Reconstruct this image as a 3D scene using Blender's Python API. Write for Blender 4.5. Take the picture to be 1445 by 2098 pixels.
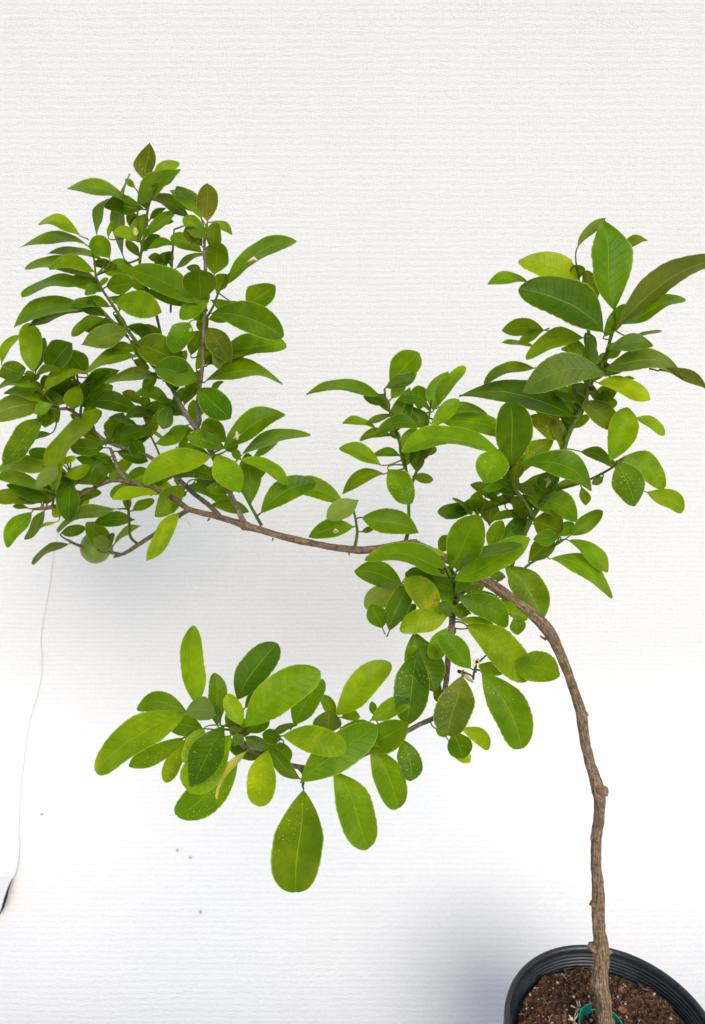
import bpy, bmesh, math, random
from mathutils import Vector, Matrix, noise
R_ = math.radians
rnd = random.Random(7)
C = bpy.context.scene.collection
sc = bpy.context.scene
for o in list(bpy.data.objects): bpy.data.objects.remove(o)

# ------------------------------------------------------------ camera
F_PX, PITCH, CAMZ = 1550.0, R_(16.5), 0.93
cam_d = bpy.data.cameras.new('camera'); cam = bpy.data.objects.new('camera', cam_d); C.objects.link(cam)
cam.location = (0, 0, CAMZ); cam.rotation_euler = (math.pi/2 - PITCH, 0, 0)
cam_d.sensor_fit = 'VERTICAL'; cam_d.sensor_height = 36.0; cam_d.lens = F_PX/2098*36
cam_d.clip_start = 0.01; cam_d.clip_end = 100
cam_d.dof.use_dof = True; cam_d.dof.focus_distance = 0.69; cam_d.dof.aperture_fstop = 9.0
sc.camera = cam
# ------------------------------------------------------------ light
w = bpy.data.worlds.new('World'); sc.world = w; w.use_nodes = True
nt = w.node_tree; nt.nodes.clear()
sky = nt.nodes.new('ShaderNodeTexSky'); sky.sky_type = 'NISHITA'; sky.sun_disc = False
sky.sun_elevation = R_(40); sky.sun_rotation = R_(161); sky.dust_density = 1.3; sky.air_density = 1.1
bg = nt.nodes.new('ShaderNodeBackground'); bg.inputs[1].default_value = 0.125
wo = nt.nodes.new('ShaderNodeOutputWorld')
nt.links.new(sky.outputs[0], bg.inputs[0]); nt.links.new(bg.outputs[0], wo.inputs[0])
sd = bpy.data.lights.new('sun', 'SUN'); sun = bpy.data.objects.new('sun', sd); C.objects.link(sun)
sd.energy = 1.75; sd.angle = R_(36); sd.color = (1.0, .93, .84)
sun.rotation_euler = Vector((-.085, .255, -.225)).to_track_quat('-Z', 'Y').to_euler(); sun.location = (.5, -1, 2)
vs = sc.view_settings; vs.view_transform = 'Standard'; vs.look = 'None'; vs.gamma = 1; vs.exposure = 0.58
vs.use_curve_mapping = False

# ------------------------------------------------------------ helpers
RT = Vector((1, 0, 0)); FW = Vector((0, math.cos(PITCH), -math.sin(PITCH))); UP = Vector((0, math.sin(PITCH), math.cos(PITCH)))
CAM = Vector((0, 0, CAMZ))
def at(x, y, d): return CAM + FW*d + RT*((x-722.5)/F_PX*d) + UP*((1049-y)/F_PX*d)
def on_z(x, y, z):
    v = FW + RT*((x-722.5)/F_PX) + UP*((1049-y)/F_PX)
    return CAM + v*((z-CAMZ)/v.z)
def tag(o, label=None, cat=None, group=None, kind=None):
    if label: o['label'] = label
    if cat: o['category'] = cat
    if group: o['group'] = group
    if kind: o['kind'] = kind
    return o
class MB:
    def __init__(s): s.v = []; s.f = []; s.uv = []; s.mi = []; s.col = []
    def add(s, vs_, fs, uvs=None, mi=0, col=None):
        k = len(s.v); s.v += [tuple(p) for p in vs_]
        s.uv += uvs if uvs else [(0, 0)]*len(vs_)
        s.col += [col or (1, 1, 1)]*len(vs_)
        for f in fs: s.f.append(tuple(i+k for i in f)); s.mi.append(mi)
    def build(s, name, mats, parent=None, origin=None, smooth=True):
        me = bpy.data.meshes.new(name)
        org = Vector(origin) if origin is not None else Vector((0, 0, 0))
        me.from_pydata([tuple(Vector(p)-org) for p in s.v], [], s.f)
        for m in (mats if isinstance(mats, list) else [mats]): me.materials.append(m)
        uvl = me.uv_layers.new(name='UVMap')
        for l in me.loops: uvl.data[l.index].uv = s.uv[l.vertex_index]
        ca = me.color_attributes.new('tint', 'FLOAT_COLOR', 'POINT')
        for i, c in enumerate(s.col): ca.data[i].color = (c[0], c[1], c[2], c[3] if len(c) > 3 else 1)
        for p, m in zip(me.polygons, s.mi): p.material_index = m; p.use_smooth = smooth
        me.update()
        o = bpy.data.objects.new(name, me); C.objects.link(o)
        if parent is not None:
            o.parent = parent; o.location = org - parent.location
        else: o.location = org
        return o
def catmull(pts, per=6):
    out = []
    n = len(pts)
    for i in range(n-1):
        p0 = pts[max(i-1, 0)]; p1 = pts[i]; p2 = pts[i+1]; p3 = pts[min(i+2, n-1)]
        for k in range(per):
            t = k/per
            out.append(tuple(.5*((2*b)+(-a+c)*t+(2*a-5*b+4*c-d)*t*t+(-a+3*b-3*c+d)*t**3) for a, b, c, d in zip(p0, p1, p2, p3)))
    out.append(tuple(pts[-1])); return out
def tube(mb, pr, seg=12, mi=0, jit=0.0, seed=0, uvs=1.0, caps=True, col=None):
    """pr: list of (x,y,z,r) world"""
    n = len(pr); P = [Vector(p[:3]) for p in pr]
    ref = Vector((0.13, -1, .07)); vs_ = []; uv = []; ln = 0
    for i in range(n):
        t = (P[min(i+1, n-1)] - P[max(i-1, 0)]).normalized()
        a = (ref - t*ref.dot(t)).normalized(); b = t.cross(a)
        if i: ln += (P[i]-P[i-1]).length
        for k in range(seg):
            th = 2*math.pi*k/seg
            r = pr[i][3]
            if jit: r *= 1 + jit*(noise.noise(Vector((math.cos(th)*1.6+seed, math.sin(th)*1.6, ln*120)))*1.2 + noise.noise(Vector((math.cos(th)*.8, math.sin(th)*.8+seed, ln*35))))
            vs_.append(P[i] + (a*math.cos(th)+b*math.sin(th))*r); uv.append((k/seg*uvs if k <= seg/2 else (seg-k)/seg*uvs, ln*20))
    fs = [(i*seg+k, i*seg+(k+1) % seg, (i+1)*seg+(k+1) % seg, (i+1)*seg+k) for i in range(n-1) for k in range(seg)]
    if caps: fs += [tuple(range(seg))[::-1], tuple((n-1)*seg+k for k in range(seg))]
    mb.add(vs_, fs, uv, mi, col)
def blob(mb, c, r, sq=(1, 1, 1), rough=.2, seed=0, mi=0, sub=2, col=None):
    bm = bmesh.new(); bmesh.ops.create_icosphere(bm, subdivisions=sub, radius=1)
    vs_ = []
    for v in bm.verts:
        q = v.co*(1+rough*noise.noise(v.co*1.7+Vector((seed*3.1, seed, 0))))
        vs_.append(Vector((q.x*sq[0], q.y*sq[1], q.z*sq[2]))*r + Vector(c))
    mb.add(vs_, [tuple(v.index for v in f.verts) for f in bm.faces], None, mi, col); bm.free()

# ------------------------------------------------------------ materials
class G:
    def __init__(s, name):
        s.m = bpy.data.materials.new(name); s.m.use_nodes = True; s.t = s.m.node_tree; s.t.nodes.clear()
        s.out = s.n('ShaderNodeOutputMaterial')
    def n(s, k, **kw):
        q = s.t.nodes.new(k)
        for a, b in kw.items(): setattr(q, a, b)
        return q
    def l(s, a, b): s.t.links.new(a, b)
    def math(s, op, a, b=None, c=None, clamp=False):
        q = s.n('ShaderNodeMath', operation=op, use_clamp=clamp)
        for i, v in enumerate((a, b, c)):
            if v is None: continue
            if isinstance(v, (int, float)): q.inputs[i].default_value = v
            else: s.l(v, q.inputs[i])
        return q.outputs[0]
    def mix(s, f, a, b, bt='MIX'):
        q = s.n('ShaderNodeMix', data_type='RGBA', blend_type=bt)
        for i, v in ((0, f), (6, a), (7, b)):
            if isinstance(v, (int, float)): q.inputs[i].default_value = v
            elif isinstance(v, tuple): q.inputs[i].default_value = (*v, 1)
            else: s.l(v, q.inputs[i])
        return q.outputs[2]
    def ramp(s, f, lo, hi, a=0, b=1):
        q = s.n('ShaderNodeMapRange', interpolation_type='SMOOTHSTEP')
        s.l(f, q.inputs[0])
        for i, v in enumerate((lo, hi, a, b)): q.inputs[i+1].default_value = v
        return q.outputs[0]
    def noise(s, vec, scale, detail=3, rough=.5):
        q = s.n('ShaderNodeTexNoise'); q.inputs['Scale'].default_value = scale; q.inputs['Detail'].default_value = detail; q.inputs['Roughness'].default_value = rough
        if vec is not None: s.l(vec, q.inputs['Vector'])
        return q
    def map(s, vec, sc_):
        q = s.n('ShaderNodeMapping'); q.inputs['Scale'].default_value = sc_; s.l(vec, q.inputs['Vector']); return q.outputs[0]
    def pr(s, col, rough=.5, spec=.5, bump=None, bs=.3, bd=.001):
        q = s.n('ShaderNodeBsdfPrincipled')
        for i, v in (('Base Color', col), ('Roughness', rough), ('Specular IOR Level', spec)):
            if isinstance(v, (int, float)): q.inputs[i].default_value = v
            elif isinstance(v, tuple): q.inputs[i].default_value = (*v, 1)
            else: s.l(v, q.inputs[i])
        if bump is not None:
            b = s.n('ShaderNodeBump'); b.inputs['Strength'].default_value = bs; b.inputs['Distance'].default_value = bd
            s.l(bump, b.inputs['Height']); s.l(b.outputs[0], q.inputs['Normal'])
        return q
    def fin(s, sh): s.l(sh.outputs[0], s.out.inputs[0]); return s.m

def leaf_material():
    g = G('leaf_green')
    uv = g.n('ShaderNodeUVMap').outputs[0]; sep = g.n('ShaderNodeSeparateXYZ'); g.l(uv, sep.inputs[0])
    t, u = sep.outputs[0], sep.outputs[1]
    au = g.math('ABSOLUTE', u)
    at_ = g.n('ShaderNodeAttribute', attribute_name='tint'); tint = at_.outputs[0]; spot = at_.outputs['Alpha']
    pos = g.n('ShaderNodeTexCoord').outputs['Object']
    n1 = g.noise(pos, 90, 4).outputs[0]; n2 = g.noise(pos, 28, 2).outputs[0]
    # broad tone mottling
    col = g.mix(g.ramp(n2, .35, .7), tint, g.mix(1, tint, (1.65, 1.4, 1.1), 'MULTIPLY'))
    col = g.mix(g.ramp(n1, .3, .75, 0, .45), col, g.mix(1, tint, (.55, .66, .8), 'MULTIPLY'))
    # lateral veins
    ph = g.math('MULTIPLY', g.math('SUBTRACT', t, g.math('MULTIPLY', au, .13)), 11*math.pi)
    vein = g.ramp(g.math('ABSOLUTE', g.math('SINE', g.math('ADD', ph, g.math('MULTIPLY', n1, .8)))), 0.0, .16, 1, 0)
    vein = g.math('MULTIPLY', vein, g.ramp(au, .75, 1.0, 1, 0))
    col = g.mix(g.math('MULTIPLY', vein, .16), col, g.mix(1, tint, (1.8, 1.5, 1.0), 'MULTIPLY'))
    mid = g.math('MULTIPLY', g.ramp(au, .015, .05, 1, 0), g.ramp(t, .8, 1.0, 1, .5))
    edge = g.ramp(au, .93, .985)
    col = g.mix(g.math('MULTIPLY', mid, .36), col, (.27, .42, .03))
    col = g.mix(g.math('MULTIPLY', edge, .5), col, (.30, .46, .04))
    # dust specks and oil glands
    vo = g.n('ShaderNodeTexVoronoi'); vo.inputs['Scale'].default_value = 420; g.l(pos, vo.inputs['Vector'])
    dot = g.math('MULTIPLY', g.ramp(vo.outputs['Distance'], .10, .26, 1, 0), g.ramp(g.noise(pos, 14, 1).outputs[0], .5, .68))
    dot = g.math('MULTIPLY', dot, g.ramp(vo.outputs['Color'], .45, .6))
    col = g.mix(g.math('MULTIPLY', dot, .75), col, (.42, .55, .22))
    # brown / yellow lesions on leaves whose alpha is below one
    les = g.math('MULTIPLY', g.ramp(g.noise(pos, 130, 4, .7).outputs[0], .42, .56), g.math('SUBTRACT', 1.0, spot)); les = g.math('MULTIPLY', les, g.ramp(t, .12, .5, 1, .05))
    col = g.mix(les, col, (.42, .30, .03))
    # pale matte underside
    geo = g.n('ShaderNodeNewGeometry')
    under = g.mix(.6, g.mix(1, tint, (1.35, 1.15, 2.0), 'MULTIPLY'), (.14, .21, .035))
    under = g.mix(g.math('MULTIPLY', mid, .5), under, (.32, .44, .14))
    col2 = g.mix(geo.outputs['Backfacing'], col, under)
    bmp = g.math('ADD', g.math('ADD', g.math('MULTIPLY', vein, -.6), g.math('MULTIPLY', n1, .7)), g.math('MULTIPLY', mid, -1.0))
    rough = g.math('ADD', .40, g.math('MULTIPLY', geo.outputs['Backfacing'], .25))
    p = g.pr(col2, rough, .13, bmp, .7, .0009)
    tr = g.n('ShaderNodeBsdfTranslucent')
    g.l(g.mix(1, col, (2.3, 1.8, .4), 'MULTIPLY'), tr.inputs[0])
    ms = g.n('ShaderNodeMixShader'); ms.inputs[0].default_value = .38
    g.l(p.outputs[0], ms.inputs[1]); g.l(tr.outputs[0], ms.inputs[2])
    return g.fin(ms)
def bark_material(name, c1, c2, c3, green=0):
    g = G(name)
    uv = g.n('ShaderNodeUVMap').outputs[0]
    pos = g.n('ShaderNodeTexCoord').outputs['Object']
    st = g.noise(g.map(uv, (42, 3.2, 1)), 1.0, 5, .65).outputs[0]
    st2 = g.noise(g.map(uv, (16, 1.1, 1)), 1.0, 3).outputs[0]
    n = g.noise(pos, 260, 4, .7).outputs[0]
    f = g.math('ADD', g.math('MULTIPLY', st, .65), g.math('MULTIPLY', n, .35))
    col = g.mix(g.ramp(f, .42, .56), c1, c2)
    col = g.mix(g.ramp(f, .54, .64, 0, .9), col, c3)
    col = g.mix(g.ramp(st2, .4, .65, 0, .4), col, g.mix(1, col, (.6, .58, .55), 'MULTIPLY'))
    if green: col = g.mix(g.ramp(g.noise(pos, 40, 2).outputs[0], .4, .6, 0, green), col, (.09, .15, .03))
    p = g.pr(col, .85, .2, f, 1.0, .0022)
    return g.fin(p)
def cloth_material():
    g = G('white_ribbed_fabric')
    uv = g.n('ShaderNodeUVMap').outputs[0]   # metres
    sep = g.n('ShaderNodeSeparateXYZ'); g.l(uv, sep.inputs[0])
    wob = g.noise(g.map(uv, (14, 45, 1)), 1, 3).outputs[0]
    wob2 = g.noise(g.map(uv, (70, 160, 1)), 1, 2).outputs[0]
    v = g.math('ADD', sep.outputs[1], g.math('ADD', g.math('MULTIPLY', wob, .007), g.math('MULTIPLY', wob2, .0045)))
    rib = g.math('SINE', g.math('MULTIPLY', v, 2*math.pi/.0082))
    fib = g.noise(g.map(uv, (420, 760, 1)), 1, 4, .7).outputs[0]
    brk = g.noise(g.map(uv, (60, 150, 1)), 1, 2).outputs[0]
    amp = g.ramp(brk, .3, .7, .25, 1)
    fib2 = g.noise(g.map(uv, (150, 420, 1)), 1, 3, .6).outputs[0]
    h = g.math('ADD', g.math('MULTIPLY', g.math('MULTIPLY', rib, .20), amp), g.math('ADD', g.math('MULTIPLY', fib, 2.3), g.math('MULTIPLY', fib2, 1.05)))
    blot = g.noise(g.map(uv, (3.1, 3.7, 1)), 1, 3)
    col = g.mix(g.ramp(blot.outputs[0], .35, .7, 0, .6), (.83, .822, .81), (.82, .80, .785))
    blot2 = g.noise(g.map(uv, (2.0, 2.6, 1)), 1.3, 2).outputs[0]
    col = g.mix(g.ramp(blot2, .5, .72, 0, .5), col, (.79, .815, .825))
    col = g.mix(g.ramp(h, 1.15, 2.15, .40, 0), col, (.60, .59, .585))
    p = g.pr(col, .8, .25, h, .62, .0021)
    return g.fin(p)
def simple(name, col, rough=.5, spec=.5, var=.25, scale=60, bump=.2, bd=.001, tr=0):
    g = G(name); pos = g.n('ShaderNodeTexCoord').outputs['Object']
    n = g.noise(pos, scale, 4, .6).outputs[0]
    c = g.mix(g.ramp(n, .3, .7), col, g.mix(1, col, (1-var,)*3, 'MULTIPLY') if True else col)
    p = g.pr(c, rough, spec, n, bump, bd)
    return g.fin(p)
def pot_material():
    g = G('black_nursery_plastic'); pos = g.n('ShaderNodeTexCoord').outputs['Object']
    n = g.noise(pos, 45, 5, .7).outputs[0]; n2 = g.noise(pos, 700, 2).outputs[0]
    c = g.mix(g.ramp(n, .45, .75, 0, .6), (.010, .013, .018), (.035, .038, .042))
    c = g.mix(g.ramp(n2, .66, .74, 0, .5), c, (.16, .14, .11))
    r = g.ramp(n, .3, .7, .32, .5)
    return g.fin(g.pr(c, r, .5, n, .15, .001))
def soil_material():
    g = G('brown_potting_mix'); pos = g.n('ShaderNodeTexCoord').outputs['Object']
    n = g.noise(pos, 190, 6, .75).outputs[0]; n2 = g.noise(pos, 30, 3).outputs[0]
    c = g.mix(g.ramp(n, .35, .62), (.022, .012, .007), (.13, .068, .036))
    c = g.mix(g.ramp(n2, .4, .65, 0, .6), c, g.mix(1, c, (1.6, 1.35, 1.2), 'MULTIPLY'))
    return g.fin(g.pr(c, .95, .15, n, 1.0, .004))
def tinted(name, rough=.8, spec=.2, scale=220, bd=.002):
    g = G(name); pos = g.n('ShaderNodeTexCoord').outputs['Object']
    a = g.n('ShaderNodeAttribute', attribute_name='tint').outputs[0]
    n = g.noise(pos, scale, 4, .65).outputs[0]
    c = g.mix(g.ramp(n, .35, .65, 0, .7), a, g.mix(1, a, (.55, .5, .45), 'MULTIPLY'))
    return g.fin(g.pr(c, rough, spec, n, .5, bd))
M_LEAF = leaf_material()
M_BARK = bark_material('brown_bark', (.085, .055, .032), (.27, .18, .11), (.44, .32, .21))
M_BRANCH = bark_material('grey_brown_bark', (.08, .06, .04), (.27, .21, .145), (.46, .39, .30), .2)
M_TWIG = bark_material('green_twig_bark', (.06, .095, .010), (.12, .18, .022), (.21, .26, .06))
M_CLOTH = cloth_material()
M_POT = pot_material(); M_SOIL = soil_material(); M_CHIP = tinted('soil_chips')
M_TAG = simple('green_plastic', (.0, .27, .165), .35, .5, .12, 40, .05)
M_DRY = tinted('dry_plant_matter', .8, .2, 400, .0008)
M_FRUIT = None

# ------------------------------------------------------------ backdrop (floor sweeping up into a wall)
WALL_Y, RAD = 1.12, .36
def sweep(s):  # s = arc length from front edge
    f0 = WALL_Y-RAD+1.2
    if s < f0: return (-1.2+s, 0.0, 0, 1)
    a = (s-f0)/RAD
    if a < math.pi/2: return (WALL_Y-RAD+RAD*math.sin(a), RAD-RAD*math.cos(a), -math.sin(a), math.cos(a))
    return (WALL_Y, RAD+(s-f0-RAD*math.pi/2), -1, 0)
def cloth_pt(x, s, off=0):
    y, z, ny, nz = sweep(s)
    d = .006*noise.noise(Vector((x*1.9, s*1.6, 3))) + .0022*noise.noise(Vector((x*7, s*5, 9))) + off
    return Vector((x, y+ny*d, z+nz*d))
def s_of(px, py):
    """x and arc length where the ray through a pixel meets the cloth"""
    v = FW + RT*((px-722.5)/F_PX) + UP*((1049-py)/F_PX)
    best = None
    for i in range(0, 1900):
        s = .8+i*.0012
        y, z, ny, nz = sweep(s); k = y/v.y; e = abs(CAMZ+v.z*k-z)
        if best is None or e < best[0]: best = (e, s, v.x*k)
    return best[2], best[1]
mb = MB(); NX, NS = 170, 240; S0, S1, X0, X1 = 0.0, 3.9, -1.7, 1.7
vs_ = []; uv = []
for j in range(NS+1):
    for i in range(NX+1):
        x = X0+(X1-X0)*i/NX; s = S0+(S1-S0)*j/NS
        vs_.append(cloth_pt(x, s)); uv.append((x, s))
fs = [(j*(NX+1)+i, j*(NX+1)+i+1, (j+1)*(NX+1)+i+1, (j+1)*(NX+1)+i) for j in range(NS) for i in range(NX)]
mb.add(vs_, fs, uv)
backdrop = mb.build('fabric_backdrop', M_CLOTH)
tag(backdrop, 'white ribbed fabric backdrop sweeping from the floor up behind the plant', 'backdrop', kind='structure')
# overlapping second width of cloth whose edge runs down the left side
edge_px = [(150, 1000), (116, 1110), (104, 1200), (86, 1300), (88, 1345), (84, 1400), (62, 1480), (50, 1560), (42, 1640), (40, 1705), (42, 1745), (36, 1790), (28, 1815), (22, 1848), (10, 1875), (-30, 1905)]
lift = [0, .0001, .0003, .0008, .0012, .0006, .0012, .0012, .0012, .0016, .004, .007, .014, .020, .018, .010]
E3 = [(*s_of(*p), l) for p, l in zip(edge_px, lift)]
E3 = catmull(E3, 8)
mb = MB(); vs_ = []; uv = []; NC = 26
for (x, s, l) in E3:
    for k in range(NC+1):
        q = k/NC; xx = x - .62*(q**1.8)
        curl = .0009 + l*math.exp(-(q**1.8*.62/.035)**2)
        vs_.append(cloth_pt(xx, s, curl)); uv.append((xx+.37, s+.13))
n = len(E3)
fs = [(j*(NC+1)+i, (j+1)*(NC+1)+i, (j+1)*(NC+1)+i+1, j*(NC+1)+i+1) for j in range(n-1) for i in range(NC)]
mb.add(vs_, fs, uv)
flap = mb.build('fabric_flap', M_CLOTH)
sol = flap.modifiers.new('thickness', 'SOLIDIFY'); sol.thickness = .0007; sol.offset = 0
tag(flap, 'overlapping white fabric panel with a creased lifted edge at the left of the backdrop', 'fabric panel', kind='structure')

M_GAP_SHADE = simple('gap_shade_black', (.03, .028, .022), .9, .1)  # near-black strip added to stand for the shade under the lifted edge
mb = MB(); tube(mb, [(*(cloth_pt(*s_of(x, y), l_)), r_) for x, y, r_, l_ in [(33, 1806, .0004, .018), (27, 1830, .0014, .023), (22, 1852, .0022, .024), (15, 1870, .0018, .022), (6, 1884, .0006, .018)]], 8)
o = mb.build('gap_shade_strip', M_GAP_SHADE, None, cloth_pt(*s_of(20, 1850), .02)); tag(o, 'short thin dark strip added as the shade in the gap under the lifted fabric edge at lower left', 'strip')
# ------------------------------------------------------------ pot
RIMR = .11; RIMZ = .205
PC = on_z(1254, 2112, RIMZ); PC = Vector((PC.x, PC.y, 0))
_d = (Vector((PC.x, PC.y, RIMZ))-CAM).dot(FW)
# rim radius so that it has the photographed width
RIMR = .11*_d/.795
print('POT', PC, _d, RIMR)
pot = bpy.data.objects.new('plant_pot', None); C.objects.link(pot); pot.location = PC
tag(pot, 'round black plastic nursery pot with ribbed rim holding the citrus plant', 'plant pot')
def lathe(mb, prof, seg=128, mi=0):
    vs_ = []; n = len(prof)
    for (r, z) in prof:
        for k in range(seg):
            a = 2*math.pi*k/seg; wv = 1+.004*math.sin(2*a+1)
            vs_.append((PC.x+r*wv*math.cos(a), PC.y+r*wv*math.sin(a), z))
    mb.add(vs_, [(i*seg+k, i*seg+(k+1) % seg, (i+1)*seg+(k+1) % seg, (i+1)*seg+k) for i in range(n-1) for k in range(seg)])
r = RIMR
mb = MB(); lathe(mb, [(r-.001, RIMZ-.030), (r+.0008, RIMZ-.026), (r+.001, RIMZ-.004), (r+.0004, RIMZ-.0012), (r-.001, RIMZ), (r-.004, RIMZ-.0006), (r-.0052, RIMZ-.003), (r-.0056, RIMZ-.006)] +
    [q for k in range(5) for q in ((r-.0060-.0006*k, RIMZ-.0085-.004*k), (r-.0072-.0006*k, RIMZ-.0095-.004*k), (r-.0072-.0006*k, RIMZ-.0112-.004*k), (r-.0062-.0006*k, RIMZ-.0120-.004*k))] +
    [(r-.0100, RIMZ-.0290), (r-.0130, RIMZ-.0300)])
mb.build('rim', M_POT, pot, PC)
mb = MB(); lathe(mb, [(0.0, .004), (r*.74, .004), (r*.76, .0), (r*.79, .003), (r*.80, .02), (r-.006, RIMZ-.031), (r-.0135, RIMZ-.0305), (r-.014, RIMZ-.036), (r*.78, .010), (0, .010)], 96)
mb.build('body', M_POT, pot, PC)
SOILZ = RIMZ-.0215
def soil_h(x, y):
    return SOILZ + .006*noise.noise(Vector((x*30, y*30, 1))) + .005*noise.noise(Vector((x*110, y*110, 5))) + .0035*noise.noise(Vector((x*300, y*300, 2)))
mb = MB(); RR = r-.0142; NR, NA = 90, 220; vs_ = [(PC.x, PC.y, soil_h(0, 0)+.004)]
for i in range(1, NR+1):
    for k in range(NA):
        a = 2*math.pi*k/NA; q = RR*i/NR; x, y = q*math.cos(a), q*math.sin(a)
        vs_.append((PC.x+x, PC.y+y, soil_h(x, y)+.006*(1-(i/NR)**2)))
fs = [(0, 1+k, 1+(k+1) % NA) for k in range(NA)] + [(1+i*NA+k, 1+(i+1)*NA+k, 1+(i+1)*NA+(k+1) % NA, 1+i*NA+(k+1) % NA) for i in range(NR-1) for k in range(NA)]
mb.add(vs_, fs)
rs = random.Random(3)
def soil_pos(edge=.97):
    while True:
        x, y = rs.uniform(-1, 1), rs.uniform(-1, 1)
        if x*x+y*y < edge: break
    x *= RR; y *= RR; q = (x*x+y*y)/(RR*RR)
    return Vector((PC.x+x, PC.y+y, soil_h(x, y)+.006*(1-q)))
def chip(mb, c, l, wd, th, col):
    a = Matrix.Rotation(rs.uniform(0, 6.28), 4, 'Z') @ Matrix.Rotation(rs.gauss(0, .35), 4, 'X') @ Matrix.Rotation(rs.gauss(0, .35), 4, 'Y')
    vs_ = []
    for k in range(7):
        an = 2*math.pi*k/7; rr = rs.uniform(.7, 1.1)
        vs_.append((math.cos(an)*l/2*rr, math.sin(an)*wd/2*rr))
    top = [c + a @ Vector((x, y, th/2*rs.uniform(.6, 1.3))) for x, y in vs_]; bot = [c + a @ Vector((x*1.05, y*1.05, -th/2)) for x, y in vs_]
    mb.add(top+bot, [tuple(range(7)), tuple(range(13, 6, -1))]+[(k, k+7, (k+1) % 7+7, (k+1) % 7) for k in range(7)], None, 1, col)
browns = [(.15, .08, .042), (.075, .036, .018), (.17, .09, .048), (.045, .022, .012), (.22, .14, .085), (.03, .016, .010), (.06, .03, .016)]
for i in range(3200):
    l = rs.uniform(.0010, .0042); chip(mb, soil_pos()+Vector((0, 0, .0007)), l, l*rs.uniform(.2, .7), rs.uniform(.0005, .0018), rs.choice(browns))
for i in range(34):
    l = rs.uniform(.006, .014); chip(mb, soil_pos(.8)+Vector((0, 0, .001)), l, l*rs.uniform(.4, .8), .0025, rs.choice(browns[:3]+[(.24, .11, .05)]))
for i in range(150):
    blob(mb, soil_pos()+Vector((0, 0, .0006)), rs.choice((.0006, .0008, .0010, .0019)), (1, rs.uniform(.7, 1), .8), .5, i, 1, 1, (.50, .43, .35))
for i in range(170):
    p = soil_pos(.9)+Vector((0, 0, .0015)); a = rs.uniform(0, 6.28); l = rs.uniform(.003, .010); d = Vector((math.cos(a), math.sin(a), rs.uniform(-.1, .35)))*l
    q = p+d*.5+Vector((rs.gauss(0, .001), rs.gauss(0, .001), .001))
    rr = rs.uniform(.00015, .0004); cc = rs.choice([(.25, .16, .09), (.16, .09, .05), (.4, .3, .19)])
    tube(mb, [(*p, rr), (*q, rr), (*(p+d), rr*.6)], 5, 1, col=cc)
soil = mb.build('potting_soil', [M_SOIL, M_CHIP], None, (PC.x, PC.y, SOILZ), smooth=False)
tag(soil, 'dark brown potting soil with bark chips and white perlite inside the black pot', 'soil', kind='stuff')

# ------------------------------------------------------------ plant skeleton (x, y, radius in photo pixels, distance)
plant = bpy.data.objects.new('citrus_tree', None); C.objects.link(plant)
_b = on_z(1243, 2140, SOILZ+.004); BD = (_b-CAM).dot(FW)
plant.location = _b
tag(plant, 'young citrus tree with bent brown trunk and leafy green crowns growing from the black pot', 'citrus tree')
TR = [(1246, 2156, 20, BD+.004), (1243, 2120, 20, BD-.006), (1237, 2085, 18.5, BD-.015), (1238, 2050, 17, BD-.02), (1229, 2010, 18, BD-.025), (1232, 1965, 17.5, BD-.03), (1231, 1935, 16, BD-.033), (1227, 1895, 14, BD-.036), (1226, 1850, 14.5, BD-.04),
      (1225, 1810, 13, BD-.045), (1222, 1770, 12, BD-.05), (1222, 1720, 12, BD-.055), (1227, 1680, 12, BD-.06), (1229, 1645, 12.5, BD-.064), (1224, 1612, 14, .742), (1213, 1575, 12, .736), (1203, 1540, 11.5, .732), (1196, 1500, 11.5, .728), (1192, 1465, 12.5, .724),
      (1181, 1430, 11, .72), (1166, 1385, 11, .716), (1150, 1345, 12, .712), (1135, 1310, 13, .708), (1117, 1283, 14, .705), (1095, 1262, 12.5, .70), (1068, 1240, 12, .70), (1040, 1220, 12, .70), (1010, 1200, 12, .70), (975, 1180, 11, .70),
      (930, 1152, 10, .70), (885, 1130, 9, .70), (848, 1117, 11.5, .70), (815, 1118, 9.5, .70), (775, 1124, 9, .70), (735, 1127, 9, .70), (690, 1122, 8, .705), (650, 1115, 7.5, .708), (610, 1107, 8, .71), (570, 1097, 7.5, .715), (535, 1086, 8, .72), (503, 1077, 9, .722),
      (470, 1066, 7, .725), (440, 1057, 7, .73), (410, 1050, 6.5, .735), (385, 1042, 6.5, .74), (360, 1024, 6, .75), (330, 1008, 5.5, .765), (290, 995, 5.5, .785), (245, 984, 5, .80), (212, 990, 4.5, .81), (175, 1010, 4, .82), (135, 1030, 3.5, .83), (100, 1040, 4.5, .84), (68, 1043, 3.2, .84)]
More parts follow.
